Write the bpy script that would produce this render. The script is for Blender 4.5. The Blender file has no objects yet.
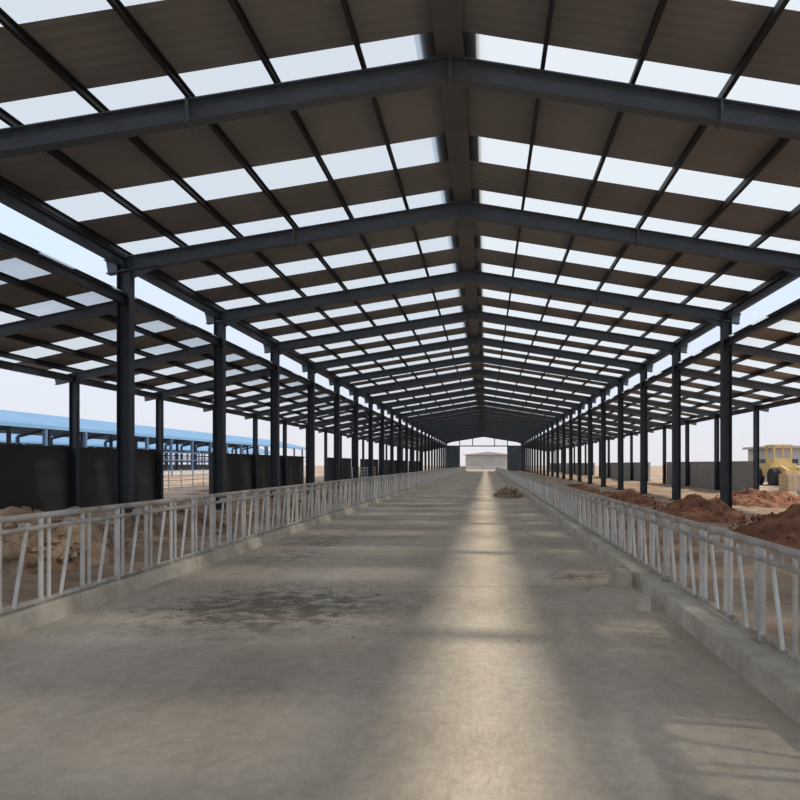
import bpy, math, random
from mathutils import Vector, noise
random.seed(7)
S=bpy.context.scene
CAMH=1.75
# ------------------------------------------------------------ helpers
class MB:
    def __init__(s): s.v=[];s.f=[];s.m=[]
    def add(s,vs,fs,mi=0):
        b=len(s.v); s.v+= [tuple(v) for v in vs]
        for f in fs: s.f.append(tuple(b+i for i in f)); s.m.append(mi)
    def box(s,x0,x1,y0,y1,z0,z1,mi=0):
        vs=[(x0,y0,z0),(x1,y0,z0),(x1,y1,z0),(x0,y1,z0),(x0,y0,z1),(x1,y0,z1),(x1,y1,z1),(x0,y1,z1)]
        s.add(vs,[(0,3,2,1),(4,5,6,7),(0,1,5,4),(1,2,6,5),(2,3,7,6),(3,0,4,7)],mi)
    def beam(s,a,b,w,h,up=(0,0,1),mi=0,off=(0,0)):
        a=Vector(a);b=Vector(b);d=(b-a).normalized();u=Vector(up)
        side=d.cross(u).normalized();u=side.cross(d).normalized()
        a=a+side*off[0]+u*off[1]; b=b+side*off[0]+u*off[1]
        vs=[]
        for p in (a,b):
            for sx,sy in((-1,-1),(1,-1),(1,1),(-1,1)):
                vs.append(p+side*(sx*w/2)+u*(sy*h/2))
        s.add(vs,[(0,1,2,3),(7,6,5,4),(0,4,5,1),(1,5,6,2),(2,6,7,3),(3,7,4,0)],mi)
    def ibeam(s,a,b,w,h,up=(0,0,1),t=0.018,mi=0):
        s.beam(a,b,t,h-2*t,up,mi)
        s.beam(a,b,w,t,up,mi,(0,h/2-t/2))
        s.beam(a,b,w,t,up,mi,(0,-h/2+t/2))
    def cyl(s,a,b,r,n=8,mi=0):
        a=Vector(a);b=Vector(b);d=(b-a).normalized()
        u=Vector((0,0,1)) if abs(d.z)<0.9 else Vector((1,0,0))
        e1=d.cross(u).normalized();e2=d.cross(e1)
        vs=[]
        for p in(a,b):
            for i in range(n):
                t=2*math.pi*i/n
                vs.append(p+e1*(r*math.cos(t))+e2*(r*math.sin(t)))
        fs=[(i,(i+1)%n,n+(i+1)%n,n+i) for i in range(n)]
        fs.append(tuple(range(n-1,-1,-1)));fs.append(tuple(range(n,2*n)))
        s.add(vs,fs,mi)
    def obj(s,name,mats,parent=None,smooth=False):
        me=bpy.data.meshes.new(name);me.from_pydata(s.v,[],s.f)
        for m in mats: me.materials.append(m)
        me.polygons.foreach_set("material_index",s.m)
        if smooth: me.polygons.foreach_set("use_smooth",[True]*len(s.f))
        me.update()
        o=bpy.data.objects.new(name,me);S.collection.objects.link(o)
        if parent: o.parent=parent
        return o
def empty(name):
    o=bpy.data.objects.new(name,None);S.collection.objects.link(o);return o

def mat(name,cols,scale=3,rough=0.8,metal=0,bump=0,bscale=30,detail=6,pos=None,stretch=(1,1,1)):
    m=bpy.data.materials.new(name);m.use_nodes=True
    nt=m.node_tree;n=nt.nodes;l=nt.links
    bs=n["Principled BSDF"];bs.inputs["Roughness"].default_value=rough;bs.inputs["Metallic"].default_value=metal
    tc=n.new("ShaderNodeTexCoord");mp=n.new("ShaderNodeMapping");mp.inputs["Scale"].default_value=stretch
    l.new(tc.outputs["Object"],mp.inputs[0])
    nz=n.new("ShaderNodeTexNoise");nz.inputs["Scale"].default_value=scale;nz.inputs["Detail"].default_value=detail;nz.inputs["Roughness"].default_value=0.65
    l.new(mp.outputs[0],nz.inputs["Vector"])
    r=n.new("ShaderNodeValToRGB");l.new(nz.outputs["Fac"],r.inputs[0])
    k=len(cols)
    pos=pos or [0.3+0.4*i/(max(1,k-1)) for i in range(k)]
    while len(r.color_ramp.elements)<k: r.color_ramp.elements.new(0.5)
    for i,c in enumerate(cols):
        r.color_ramp.elements[i].position=pos[i];r.color_ramp.elements[i].color=(*c,1)
    l.new(r.outputs[0],bs.inputs["Base Color"])
    if bump:
        n2=n.new("ShaderNodeTexNoise");n2.inputs["Scale"].default_value=bscale;n2.inputs["Detail"].default_value=5
        l.new(mp.outputs[0],n2.inputs["Vector"])
        b=n.new("ShaderNodeBump");b.inputs["Strength"].default_value=bump;b.inputs["Distance"].default_value=0.03
        l.new(n2.outputs["Fac"],b.inputs["Height"]);l.new(b.outputs[0],bs.inputs["Normal"])
    return m

steel=mat("painted_steel",[(0.026,0.034,0.048),(0.042,0.053,0.072)],2,0.5,0.1)
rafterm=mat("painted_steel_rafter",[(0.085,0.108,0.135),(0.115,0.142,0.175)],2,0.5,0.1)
purlm=mat("purlin_steel",[(0.020,0.022,0.027),(0.031,0.034,0.04)],2,0.6,0.2)
ridgem=mat("ridge_flashing",[(0.11,0.107,0.107),(0.16,0.155,0.155)],1,0.6,0.1)
galv=mat("galvanised_tube",[(0.50,0.47,0.43),(0.64,0.62,0.59),(0.74,0.73,0.71)],3,0.45,0.25,pos=[0.32,0.45,0.60])
rusty=mat("rusty_tube",[(0.30,0.22,0.17),(0.46,0.41,0.36),(0.58,0.56,0.53)],4,0.5,0.2,pos=[0.32,0.44,0.60])
curbm=mat("curb_concrete",[(0.44,0.39,0.32),(0.62,0.56,0.47),(0.76,0.70,0.60)],2.2,0.9,0,0.4,20)
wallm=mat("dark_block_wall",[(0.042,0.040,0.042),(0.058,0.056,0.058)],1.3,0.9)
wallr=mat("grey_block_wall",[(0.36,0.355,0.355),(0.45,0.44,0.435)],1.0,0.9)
redearth=mat("red_earth",[(0.14,0.055,0.03),(0.32,0.14,0.08),(0.42,0.22,0.13)],1.6,1,0,0.8,9)
brown=mat("brown_rubble",[(0.13,0.085,0.055),(0.34,0.235,0.16),(0.54,0.42,0.31)],3,1,0,0.8,12)
bluem=mat("blue_roof_sheet",[(0.12,0.25,0.43),(0.16,0.31,0.50)],0.3,0.6)
bluesteel=mat("blue_grey_steel",[(0.06,0.11,0.20),(0.09,0.15,0.26)],1,0.6)
palem=mat("pale_render_wall",[(0.42,0.40,0.37),(0.52,0.50,0.46)],0.8,0.9)
yellowm=mat("yellow_paint",[(0.55,0.38,0.15),(0.65,0.48,0.22)],1.5,0.6)
darkm=mat("dark_rubber",[(0.015,0.015,0.015),(0.03,0.03,0.03)],4,0.8)
brickm=mat("tan_brick",[(0.44,0.32,0.22),(0.60,0.47,0.34)],5,0.9)
bagm=mat("white_bag",[(0.62,0.60,0.57),(0.75,0.74,0.71)],5,0.8)

def floormat():
    m=mat("alley_concrete",[(0.46,0.39,0.315),(0.62,0.54,0.445),(0.74,0.66,0.56)],0.55,0.9,0,0.25,25,9,[0.34,0.5,0.66],(1,0.5,1))
    nt=m.node_tree;n=nt.nodes;l=nt.links;bs=n["Principled BSDF"]
    src=[x for x in n if x.type=='VALTORGB'][0].outputs[0]
    tc=[x for x in n if x.type=='TEX_COORD'][0]
    g=n.new("ShaderNodeTexNoise");g.inputs["Scale"].default_value=9;g.inputs["Detail"].default_value=10;g.inputs["Roughness"].default_value=0.75
    l.new(tc.outputs["Object"],g.inputs["Vector"])
    gr=n.new("ShaderNodeValToRGB");gr.color_ramp.elements[0].position=0.3;gr.color_ramp.elements[0].color=(0.6,0.6,0.6,1);gr.color_ramp.elements[1].position=0.62;gr.color_ramp.elements[1].color=(1.05,1.05,1.05,1)
    l.new(g.outputs["Fac"],gr.inputs[0])
    mx=n.new("ShaderNodeMix");mx.data_type='RGBA';mx.blend_type='MULTIPLY';mx.inputs[0].default_value=0.6
    l.new(src,mx.inputs[6]);l.new(gr.outputs[0],mx.inputs[7])
    cur=mx.outputs[2]
    for (cx,cy,rx,ry,st) in ((-2.6,7.7,1.9,1.6,0.85),(1.5,9.8,0.6,0.4,0.8),(-3.7,14,1.0,5.0,0.5)):
        mp=n.new("ShaderNodeMapping");mp.vector_type='TEXTURE'
        mp.inputs["Location"].default_value=(cx,cy,0);mp.inputs["Scale"].default_value=(rx,ry,5)
        l.new(tc.outputs["Object"],mp.inputs[0])
        ln=n.new("ShaderNodeVectorMath");ln.operation='LENGTH';l.new(mp.outputs[0],ln.inputs[0])
        nn=n.new("ShaderNodeTexNoise");nn.inputs["Scale"].default_value=3.6;nn.inputs["Detail"].default_value=12;nn.inputs["Roughness"].default_value=0.78
        l.new(tc.outputs["Object"],nn.inputs["Vector"])
        ma=n.new("ShaderNodeMath");ma.operation='MULTIPLY_ADD';ma.inputs[1].default_value=3.2;ma.inputs[2].default_value=-1.25
        l.new(nn.outputs["Fac"],ma.inputs[0])
        sb=n.new("ShaderNodeMath");sb.operation='SUBTRACT';l.new(ma.outputs[0],sb.inputs[0])
        sq=n.new("ShaderNodeMath");sq.operation='MULTIPLY';l.new(ln.outputs["Value"],sq.inputs[0]);sq.inputs[1].default_value=0.35
        l.new(sq.outputs[0],sb.inputs[1])
        cl=n.new("ShaderNodeMath");cl.operation='MULTIPLY';cl.use_clamp=True;cl.inputs[1].default_value=3.0;l.new(sb.outputs[0],cl.inputs[0])
        lim=n.new("ShaderNodeMapRange");lim.inputs[1].default_value=0.5;lim.inputs[2].default_value=1.2;lim.inputs[3].default_value=st;lim.inputs[4].default_value=0
        l.new(ln.outputs["Value"],lim.inputs[0])
        mm=n.new("ShaderNodeMath");mm.operation='MULTIPLY';l.new(cl.outputs[0],mm.inputs[0]);l.new(lim.outputs[0],mm.inputs[1])
        mk=n.new("ShaderNodeMix");mk.data_type='RGBA';mk.inputs[7].default_value=(0.17,0.14,0.115,1)
        l.new(mm.outputs[0],mk.inputs[0]);l.new(cur,mk.inputs[6]);cur=mk.outputs[2]
    l.new(cur,bs.inputs["Base Color"])
    return m
floorm=floormat()

groundm=mat("site_earth",[(0.22,0.13,0.085),(0.40,0.28,0.195),(0.56,0.46,0.365)],0.45,1,0,0.7,5,10,[0.35,0.5,0.66])

def sheet():
    m=bpy.data.materials.new("roof_sheet");m.use_nodes=True;n=m.node_tree.nodes;l=m.node_tree.links
    bs=n["Principled BSDF"];bs.inputs["Roughness"].default_value=0.6
    tc=n.new("ShaderNodeTexCoord")
    nz=n.new("ShaderNodeTexNoise");nz.inputs["Scale"].default_value=0.6;l.new(tc.outputs["Object"],nz.inputs["Vector"])
    r=n.new("ShaderNodeValToRGB");r.color_ramp.elements[0].position=.35;r.color_ramp.elements[0].color=(0.225,0.22,0.22,1);r.color_ramp.elements[1].position=.65;r.color_ramp.elements[1].color=(0.275,0.27,0.27,1)
    l.new(nz.outputs["Fac"],r.inputs[0]);l.new(r.outputs[0],bs.inputs["Base Color"])
    w=n.new("ShaderNodeTexWave");w.bands_direction='Y';w.inputs["Scale"].default_value=1.3;l.new(tc.outputs["Object"],w.inputs["Vector"])
    b=n.new("ShaderNodeBump");b.inputs["Strength"].default_value=0.3;b.inputs["Distance"].default_value=0.03;l.new(w.outputs["Fac"],b.inputs["Height"]);l.new(b.outputs[0],bs.inputs["Normal"])
    return m
sheetm=sheet()
def sky_panel():
    m=bpy.data.materials.new("translucent_skylight");m.use_nodes=True;n=m.node_tree.nodes;l=m.node_tree.links
    n.remove(n["Principled BSDF"]);out=n["Material Output"]
    tr=n.new("ShaderNodeBsdfTranslucent");tr.inputs[0].default_value=(0.50,0.53,0.56,1)
    tp=n.new("ShaderNodeBsdfTransparent");tp.inputs[0].default_value=(0.93,0.93,0.93,1)
    mx=n.new("ShaderNodeMixShader");mx.inputs[0].default_value=0.22
    l.new(tr.outputs[0],mx.inputs[1]);l.new(tp.outputs[0],mx.inputs[2]);l.new(mx.outputs[0],out.inputs[0])
    return m
skym=sky_panel()

# ------------------------------------------------------------ dimensions
XL,XR,XC=-9.7,8.75,-0.62
OL,OR=-15.0,15.0
GZ=0.1
ZE=CAMH+5.55
ZR=CAMH+7.05
ZL1=CAMH+4.45; ZL2=CAMH+3.3
Y1=16.96;BAY=6.0
NS=list(range(-4,24))
YS=[Y1+BAY*i for i in NS]
YA,YB=YS[0]-0.5,YS[-1]+0.5

# ------------------------------------------------------------ steel frames
frame=empty("barn_steel_frame")
c=MB();r=MB()
for y in YS:
    for x in(XL,XR):
        c.ibeam((x,y,GZ-0.15),(x,y,ZE-0.05),0.26,0.34,up=(1,0,0),t=0.02)
        c.box(x-0.26,x+0.26,y-0.22,y+0.22,GZ-0.02,GZ+0.03)
    for x in(OL,OR):
        c.ibeam((x,y,GZ-0.15),(x,y,ZL2-0.05),0.20,0.26,up=(1,0,0),t=0.02)
    D=0.38
    for x,s in((XL,-1),(XR,1)):
        r.ibeam((x+s*0.5,y,ZE-D/2-0.08),(XC,y,ZR-D/2),0.22,D,t=0.022)
        zz=ZE-D
        dx=(XC-x);sl=(ZR-ZE)/abs(dx);k=-s
        vs=[(x+k*0.1,y-0.012,zz+0.02),(x+k*1.0,y-0.012,zz+1.0*sl),(x+k*0.1,y-0.012,zz-0.22),
            (x+k*0.1,y+0.012,zz+0.02),(x+k*1.0,y+0.012,zz+1.0*sl),(x+k*0.1,y+0.012,zz-0.22)]
        r.add(vs,[(0,1,2),(5,4,3),(0,3,4,1),(1,4,5,2),(2,5,3,0)])
        xm=x+(XC-x)*0.5;zm=ZE+(ZR-ZE)*0.5
        r.box(xm-0.02,xm+0.02,y-0.13,y+0.13,zm-D-0.04,zm+0.02)
    r.box(XC-0.025,XC+0.025,y-0.13,y+0.13,ZR-D-0.10,ZR)
    for x,xo in((XL,OL),(XR,OR)):
        s=1 if xo>x else -1
        r.ibeam((x,y,ZL1-0.15),(xo+s*0.7,y,ZL2-0.15-0.13),0.16,0.28,t=0.018)
c.obj("columns",[steel],frame);r.obj("rafters",[rafterm],frame)
t=MB()
for x in(XL,XR):
    t.ibeam((x,YA,ZE-0.16),(x,YB,ZE-0.16),0.16,0.26,t=0.02)
    t.ibeam((x,YA,ZL1-0.05),(x,YB,ZL1-0.05),0.16,0.22,t=0.02)
for x in(OL,OR):
    t.ibeam((x,YA,ZL2-0.22),(x,YB,ZL2-0.22),0.14,0.24,t=0.02)
t.obj("longitudinal_beams",[steel],frame)

# ------------------------------------------------------------ roofs
roof=empty("barn_roof")
p=MB()
def slope(x0,z0,x1,z1,n,over,name):
    d=Vector((x1-x0,0,z1-z0));u=d.normalized()
    a=Vector((x0,0,z0));L=d.length
    nm=Vector((0,0,1))-u*u.z;nm.normalize()
    for i in range(n+1):
        q=a+u*(L*i/n)+nm*0.10
        if i==n: q-=u*0.12
        p.beam((q.x,YA,q.z),(q.x,YB,q.z),0.02,0.17,up=nm,off=(0,0))
        p.beam((q.x,YA,q.z),(q.x,YB,q.z),0.07,0.016,up=nm,off=(0.03,-0.08))
        p.beam((q.x,YA,q.z),(q.x,YB,q.z),0.07,0.016,up=nm,off=(0.03,0.08))
    A=a-u*over+nm*0.20;B=a+u*L+nm*0.20
    sh=MB();sk=MB()
    segs=[]
    for yy in YS:
        for o0,o1 in((-0.45,0.70),(2.85,4.0)):
            if yy+o0>YA and yy+o1<YB: segs.append((yy+o0,yy+o1))
    cur=YA
    for s0,s1 in segs:
        sh.add([(A.x,cur,A.z),(B.x,cur,B.z),(B.x,s0,B.z),(A.x,s0,A.z)],[(0,1,2,3)])
        sk.add([(A.x,s0,A.z),(B.x,s0,B.z),(B.x,s1,B.z),(A.x,s1,A.z)],[(0,1,2,3)])
        cur=s1
    sh.add([(A.x,cur,A.z),(B.x,cur,B.z),(B.x,YB,B.z),(A.x,YB,A.z)],[(0,1,2,3)])
    sh.obj(name+"_sheeting",[sheetm],roof);sk.obj(name+"_skylights",[skym],roof)
slope(XL,ZE,XC,ZR,6,0.55,"west_slope")
slope(XR,ZE,XC,ZR,6,0.55,"east_slope")
slope(OL,ZL2,XL,ZL1,4,0.8,"west_lean_to")
slope(OR,ZL2,XR,ZL1,4,0.8,"east_lean_to")
p.obj("purlins",[purlm],roof)
rc=MB()
rc.box(XC-0.24,XC+0.24,YA,YB,ZR-0.02,ZR+0.0)
rc.add([(XC-0.5,YA,ZR+0.17),(XC,YA,ZR+0.28),(XC+0.5,YA,ZR+0.17),(XC-0.5,YB,ZR+0.17),(XC,YB,ZR+0.28),(XC+0.5,YB,ZR+0.17)],[(0,1,4,3),(1,2,5,4)])
rc.obj("ridge_cap",[ridgem],roof)

# ------------------------------------------------------------ floor, curbs
FL,FR=-4.77,2.09
f=MB();y=-9
while y<YB+8:
    f.box(FL-0.05,FR+0.05,y,y+5.985,-0.2,0);y+=6
f.obj("floor",[floorm])
def curb(x0,x1,gaps):
    m=MB();y=-9
    lean=0.05
    while y<YB:
        y1=min(y+1.5,YB)
        h=0.2+random.uniform(-0.012,0.012)
        if not any(a<y+0.75<b for a,b in gaps):
            j=random.uniform(-0.01,0.01)
            xi0,xi1=(x0+j,x1) if x0>0 else (x0,x1+j)
            a,b=(xi0+lean,xi1) if x0>0 else (xi0,xi1-lean)
            vs=[(xi0,y,-0.1),(xi1,y,-0.1),(xi1,y1-0.008,-0.1),(xi0,y1-0.008,-0.1),(a,y,h),(b,y,h),(b,y1-0.008,h),(a,y1-0.008,h)]
            m.add(vs,[(0,3,2,1),(4,5,6,7),(0,1,5,4),(1,2,6,5),(2,3,7,6),(3,0,4,7)])
        y=y1
    o=m.obj("concrete_curb",[curbm])
    bv=o.modifiers.new("b",'BEVEL');bv.width=0.015;bv.segments=2
    return o
curb(FL-0.4,FL,[]);curb(FR,FR+0.45,[])
m=MB()
for (x,y,a,w,d,h) in((1.93,9.0,0.2,0.20,0.34,0.24),(1.90,7.6,-0.3,0.20,0.25,0.16)):
    ca,sa=math.cos(a),math.sin(a);vs=[]
    for z in(0,h):
        for sx,sy in((-1,-1),(1,-1),(1,1),(-1,1)):
            k=1 if z==0 else 0.85
            px,py=sx*w/2*k,sy*d/2*k
            vs.append((x+px*ca-py*sa,y+px*sa+py*ca,z-0.003))
    m.add(vs,[(0,3,2,1),(4,5,6,7),(0,1,5,4),(1,2,6,5),(2,3,7,6),(3,0,4,7)])
m.obj("concrete_block_rubble",[curbm])

# ------------------------------------------------------------ headlock fences
def fence(x,zb,H,side):
    m=MB();y=-6.0
    zt=zb+H
    end=YB-1
    m.cyl((x,y,zt),(x,end,zt),0.036,10,1)
    m.cyl((x+0.05*side,y,zt-0.12),(x+0.05*side,end,zt-0.12),0.024,8,1)
    m.cyl((x,y,zb+0.05),(x,end,zb+0.05),0.028,8,1)
    U=0.72;i=0
    while y<end:
        k=random.uniform(-0.015,0.015)
        m.cyl((x,y,zb),(x,y,zt),0.036 if i%4==0 else 0.027,8,0)
        if i%4==0: m.box(x-.07,x+.07,y-.07,y+.07,zb,zb+.015,1)
        m.cyl((x,y+0.13,zb+0.05),(x,y+0.13,zt-0.02),0.021,8,0)
        m.cyl((x+0.03*side,y+0.27+k,zb+0.06),(x+0.03*side,y+0.47+k,zt-0.06),0.021,8,0)
        m.box(x-0.03,x+0.05,y+0.42,y+0.50,zt-0.15,zt-0.06,1)
        y+=U;i+=1
    return m.obj("cattle_headlock_fence",[galv,rusty])
fence(-4.92,0.19,0.99,1);fence(2.42,0.19,0.86,-1)

# ------------------------------------------------------------ ground
def dens(lo,hi,fine0,fine1,fs,cs):
    out=[];v=lo
    while v<hi:
        out.append(v)
        v+= fs if fine0<=v<fine1 else cs*(1+0.04*min(abs(v-fine0),abs(v-fine1)))
    out.append(hi);return out
xs=dens(-400,400,-18,18,0.4,1.2);xs=sorted(set([x for x in xs if not(-5.6<x<-4.6 or 2.0<x<3.2)]+[-5.15,-5.1,-4.95,2.3,2.5,2.52]))
ys=dens(-30,700,3,60,0.4,1.0)
vs=[];fs=[]
for y in ys:
    for x in xs:
        if -5.0<x<2.45: z=-0.12
        else:
            z=GZ
            d=min(abs(x+5.1),abs(x-2.52)) 
            k=min(1,d/1.5)
            if y<YB+5:
                z+=k*(0.10*noise.noise(Vector((x*.5,y*.5,0)))+0.09*noise.noise(Vector((x*1.7,y*1.7,3))))
            if min(abs(x-XL),abs(x-XR),abs(x-OL),abs(x-OR))<0.7: z=min(z,GZ)
        if y>YB+6: z=-0.12
        vs.append((x,y,z))
nx=len(xs)
for j in range(len(ys)-1):
    for i in range(nx-1):
        a=j*nx+i;fs.append((a,a+1,a+1+nx,a+nx))
g=MB();g.add(vs,fs);g.obj("ground",[groundm],smooth=True)

def mound(name,cx,cy,rx,ry,h,m_,z0=GZ,seed=0,rough=0.35,clods=50):
    g=MB();N=44;vs=[];fs=[]
    for j in range(N+1):
        for i in range(N+1):
            u=i/N*2-1;v=j/N*2-1
            d=math.sqrt(u*u+v*v)
            b=max(0,1-d*d)
            n1=noise.fractal(Vector((u*2.2+seed,v*2.2,seed*1.3)),1.0,2.1,5)
            z=z0-0.12+(h+0.12)*(b**0.8)*(1+rough*n1*1.6)+ (0.05*noise.noise(Vector((u*9,v*9,seed))) if b>0 else 0)
            vs.append((cx+u*rx,cy+v*ry,z))
    for j in range(N):
        for i in range(N):
            a=j*(N+1)+i;fs.append((a,a+1,a+N+2,a+N+1))
    g.add(vs,fs);
    for k in range(clods):
        t=random.uniform(0,6.28);q=math.sqrt(random.random())*0.95
        px=cx+math.cos(t)*q*rx;py=cy+math.sin(t)*q*ry
        pz=z0+h*max(0,1-q*q)**0.8*1.0
        s=random.uniform(0.03,0.12)*min(1.3,h*2)
        o=[Vector((random.uniform(.6,1),0,0)),Vector((0,random.uniform(.6,1),0)),Vector((0,0,random.uniform(.5,.9)))]
        c0=Vector((px,py,pz));V=[c0+s*o[0],c0-s*o[0],c0+s*o[1],c0-s*o[1],c0+s*o[2],c0-s*o[2]]
        g.add(V,[(0,2,4),(2,1,4),(1,3,4),(3,0,4),(2,0,5),(1,2,5),(3,1,5),(0,3,5)])
    return g.obj(name,[m_],smooth=False)
mound("red_earth_mound",7.0,14.0,1.4,2.5,0.50,redearth,seed=1,clods=120)
mound("red_earth_mound",6.7,20.0,1.5,2.6,0.42,redearth,seed=2,clods=100)
mound("red_earth_mound",11.6,19.5,2.3,2.6,0.48,redearth,seed=3,clods=100)
mound("red_earth_mound",6.0,27.5,1.6,3.4,0.40,redearth,seed=4,clods=80)
mound("red_earth_mound",11.8,27.0,2.2,3.6,0.42,redearth,seed=14,clods=80)
mound("red_earth_mound",5.4,37.5,1.4,4.0,0.38,redearth,seed=24)
mound("rubble_heap",-7.9,10.8,1.6,1.8,0.78,brown,seed=5,clods=160)
mound("rubble_heap",-7.6,15.2,1.5,2.0,0.52,brown,seed=6,clods=130)
mound("rubble_heap",-7.2,20.5,1.4,2.8,0.45,brown,seed=7,clods=130)
mound("rubble_heap",-6.9,27.5,1.2,3.2,0.35,brown,seed=17,clods=100)
mound("rubble_heap",-12.4,14.0,1.4,2.5,0.6,brown,seed=18,clods=80)
mound("dirt_heap",1.2,34.0,0.8,2.0,0.5,brown,z0=0.0,seed=8)
g=MB()
for k in range(200):
    if k<150: px=random.gauss(-2.7,0.75);py=random.gauss(7.8,0.7);s=random.uniform(0.006,0.022)
    elif k<185: px=random.gauss(1.5,0.25);py=random.gauss(9.6,0.4);s=random.uniform(0.01,0.025)
    else: px=random.uniform(-4.5,1.9);py=random.uniform(5,14);s=random.uniform(0.006,0.015)
    if not(-4.7<px<2.0): continue
    c0=Vector((px,py,s*0.3));V=[c0+Vector(q)*s for q in((1,0,0),(-.8,.2,0),(0,1.1,0),(.1,-.9,0),(0,0,.7),(0,0,-.5))]
    g.add(V,[(0,2,4),(2,1,4),(1,3,4),(3,0,4),(2,0,5),(1,2,5),(3,1,5),(0,3,5)])
g.obj("scattered_dirt_clods",[brown])

# ------------------------------------------------------------ side walls
def wall(name,x,segs,top,m_):
    w=MB()
    for y0,y1 in segs:
        w.box(x-0.1,x+0.1,y0,y1,GZ-0.15,top)
        w.box(x-0.13,x+0.13,y0,y1,top,top+0.05)
    return w.obj(name,[m_])
def Yf(n): return Y1+BAY*(n-1)
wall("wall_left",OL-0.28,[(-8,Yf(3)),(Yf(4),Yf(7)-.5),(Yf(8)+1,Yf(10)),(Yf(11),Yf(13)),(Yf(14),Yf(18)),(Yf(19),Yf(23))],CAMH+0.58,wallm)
wall("wall_right",OR+0.28,[(Yf(4)+.5,Yf(7)),(Yf(8),Yf(12)),(Yf(13),Yf(18)),(Yf(19),Yf(23))],CAMH+0.12,wallr)
def gate(x,y0,y1):
    m=MB()
    for z in(0.45,0.75,1.05,1.35): m.cyl((x,y0,z),(x,y1,z),0.025)
    k=max(2,int((y1-y0)/1.5))
    for i in range(k+1):
        y=y0+(y1-y0)*i/k
        m.cyl((x,y,0),(x,y,1.45),0.035)
    return m.obj("pen_gate",[galv])
gate(-19,Yf(3)+1,Yf(7)+8);gate(-12.5,Yf(8),Yf(10))
# ------------------------------------------------------------ blue roofed barns
def bluebarn(xe,xr,y0,y1,ze,zr):
    e=empty("blue_roof_barn")
    m=MB();xo=2*xr-xe
    m.add([(xe,y0,ze),(xr,y0,zr),(xo,y0,ze),(xe,y1,ze),(xr,y1,zr),(xo,y1,ze)],[(0,1,4,3),(1,2,5,4)])
    m.box(xe-0.1,xe+0.1,y0,y1,ze-0.35,ze)
    m.obj("roof_sheets",[bluem],e)
    m=MB();y=y0
    while y<=y1:
        for x in(xe,xr,xo): m.box(x-.15,x+.15,y-.15,y+.15,-0.15,ze-.3 if x!=xr else zr-.2)
        m.beam((xe,y,ze-.3),(xr,y,zr-.3),.2,.35);m.beam((xo,y,ze-.3),(xr,y,zr-.3),.2,.35)
        y+=6
    for x in(xe,xo): 
        m.box(x-.06,x+.06,y0,y1,3.2,3.4);m.box(x-.06,x+.06,y0,y1,2.2,2.35)
    m.obj("steel_frame",[bluesteel],e)
    m=MB();m.box(xo-.1,xo+.1,y0,y1,-0.15,1.6);m.box(xe-.1,xe+.1,y0,y1,-0.15,0.9)
    m.obj("dwarf_walls",[wallr],e)
bluebarn(-42,-50,24,150,CAMH+3.7,CAMH+5.6)
bluebarn(-72,-82,50,220,CAMH+3.6,CAMH+6.3)
e=empty("distant_shed")
m=MB();m.box(-7,8.5,215,225,-0.2,5.0)
m.obj("walls",[palem],e)
m=MB();m.add([(-8,214,4.9),(0.75,214,5.9),(9.5,214,4.9),(-8,226,4.9),(0.75,226,5.9),(9.5,226,4.9)],[(0,1,4,3),(1,2,5,4),(0,2,1),(3,4,5)])
m.obj("roof",[wallr],e)
m=MB();m.box(-1.0,2.4,214.8,215,-0.2,3.9)
for x in(-5.2,-3.2,4.0,6.0): m.box(x,x+1.1,214.8,215,1.5,2.8)
m.obj("door_and_windows",[wallr],e)
m=MB()
for x in(-6.5,-3.3,2.1,5.3):
    zt=ZR-(ZR-ZE)*abs(x-XC)/9.2-0.3
    z0=-0.1 if abs(x)>4 else CAMH+4.4
    m.box(x-.1,x+.1,YB-.6,YB-.35,z0,zt)
m.box(XL,XR,YB-.6,YB-.35,CAMH+4.3,CAMH+4.55)
m.obj("gable_end_posts",[rafterm],frame)
m=MB();m.box(XL,-6.5,YB-.75,YB-.65,-0.1,CAMH+4.4);m.box(5.3,XR,YB-.75,YB-.65,-0.1,CAMH+4.4)
m.obj("wall_end",[rafterm])

# ------------------------------------------------------------ right side site hut, loader
e=empty("site_hut")
m=MB();m.box(26.2,33,57,63,-0.15,3.2);m.obj("walls",[palem],e)
m=MB();m.box(25.8,33.4,56.6,63.4,3.2,3.4);m.obj("roof_slab",[wallr],e)
m=MB();m.box(27.2,28.2,56.93,57.05,0,2.2);m.box(29,30.3,56.93,57.05,1.1,2.2);m.box(26.13,26.25,59,60.4,1.1,2.2);m.obj("door_and_window",[steel],e)
e=empty("wheel_loader")
D=-1.5
m=MB();m.box(23.4+D,25.4+D,48.5,51.2,0.8,1.8);m.box(23.7+D,25.1+D,47.2,48.6,0.9,1.5)
m.beam((23.8+D,47.8,1.5),(23.8+D,45.4,0.9),.2,.3);m.beam((25.0+D,47.8,1.5),(25.0+D,45.4,0.9),.2,.3)
m.obj("chassis",[yellowm],e)
m=MB()
m.box(23.65+D,25.15+D,48.55,50.1,3.1,3.25)
for x in(23.75+D,25.05+D):
    for y in(48.65,49.95): m.box(x-.06,x+.06,y-.06,y+.06,1.75,3.1)
m.box(23.7+D,25.1+D,48.6,50.0,1.75,2.2)
m.obj("cab",[yellowm],e)
m=MB()
m.add([(23.1+D,45.5,0.3),(25.7+D,45.5,0.3),(25.7+D,45.5,1.3),(23.1+D,45.5,1.3),(23.1+D,44.4,0.25),(25.7+D,44.4,0.25)],[(0,1,2,3),(0,1,5,4),(0,4,3),(1,2,5)])
m.obj("bucket",[yellowm],e)
m=MB()
for x in(23.1+D,25.3+D):
    for y in(47.8,50.5): m.cyl((x,y,0.75),(x+.45,y,0.75),0.68,20)
m.obj("wheels",[darkm],e)
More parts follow.
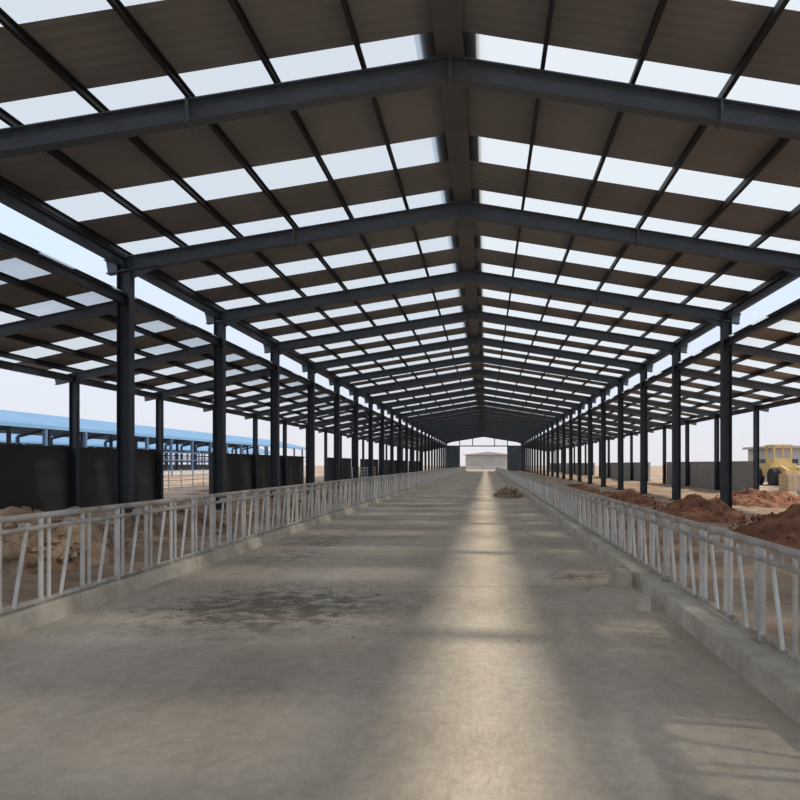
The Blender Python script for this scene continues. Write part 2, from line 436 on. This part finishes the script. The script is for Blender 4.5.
e=MB()
for (x,y) in((18.0,37.5),(19.6,39.5),(21.5,43)):
    for i in range(4):
        for j in range(5):
            for k in range(5):
                e.box(x+i*.3,x+i*.3+.285,y+j*.25,y+j*.25+.235,GZ-.05+k*.22,GZ-.05+k*.22+.21)
e.obj("brick_stack",[brickm])
e=MB()
for k in range(14):
    x=16.2+random.uniform(0,2.6);y=31+random.uniform(0,2.5)
    e.cyl((x,y,GZ+0.15+.1*(k%3)),(x+0.6,y+0.1,GZ+0.17+.1*(k%3)),0.17,10)
e.obj("cement_bag_pile",[bagm])

# ------------------------------------------------------------ light
w=bpy.data.worlds.new("World");S.world=w;w.use_nodes=True
n=w.node_tree.nodes;l=w.node_tree.links;bg=n["Background"]
tc=n.new("ShaderNodeTexCoord");sp=n.new("ShaderNodeSeparateXYZ");l.new(tc.outputs["Generated"],sp.inputs[0])
cr=n.new("ShaderNodeValToRGB");l.new(sp.outputs["Z"],cr.inputs[0])
E=cr.color_ramp.elements
E[0].position=0.0;E[0].color=(0.56,0.54,0.56,1)
E[1].position=1.0;E[1].color=(0.60,0.63,0.68,1)
for pz,cc in((0.08,(0.54,0.57,0.63,1)),(0.30,(0.50,0.60,0.72,1))):
    q=E.new(pz);q.color=cc
l.new(cr.outputs[0],bg.inputs[0]);bg.inputs[1].default_value=1.2
sd=bpy.data.lights.new("sun","SUN");sd.energy=3.0;sd.angle=0.045;sd.color=(1,0.89,0.73)
so=bpy.data.objects.new("sun",sd);S.collection.objects.link(so)
so.rotation_euler=Vector((-1.32,0.22,-1)).to_track_quat('-Z','Y').to_euler()

S.view_settings.view_transform='Standard'
S.view_settings.exposure=0.3
# ------------------------------------------------------------ camera
cd=bpy.data.cameras.new("camera");cd.sensor_width=36;cd.lens=36*630/800
cd.shift_x=-86/800;cd.shift_y=64/800;cd.clip_end=2000
co=bpy.data.objects.new("camera",cd);S.collection.objects.link(co)
co.location=(0,0,CAMH);co.rotation_euler=(math.radians(90),0,0)
S.camera=co
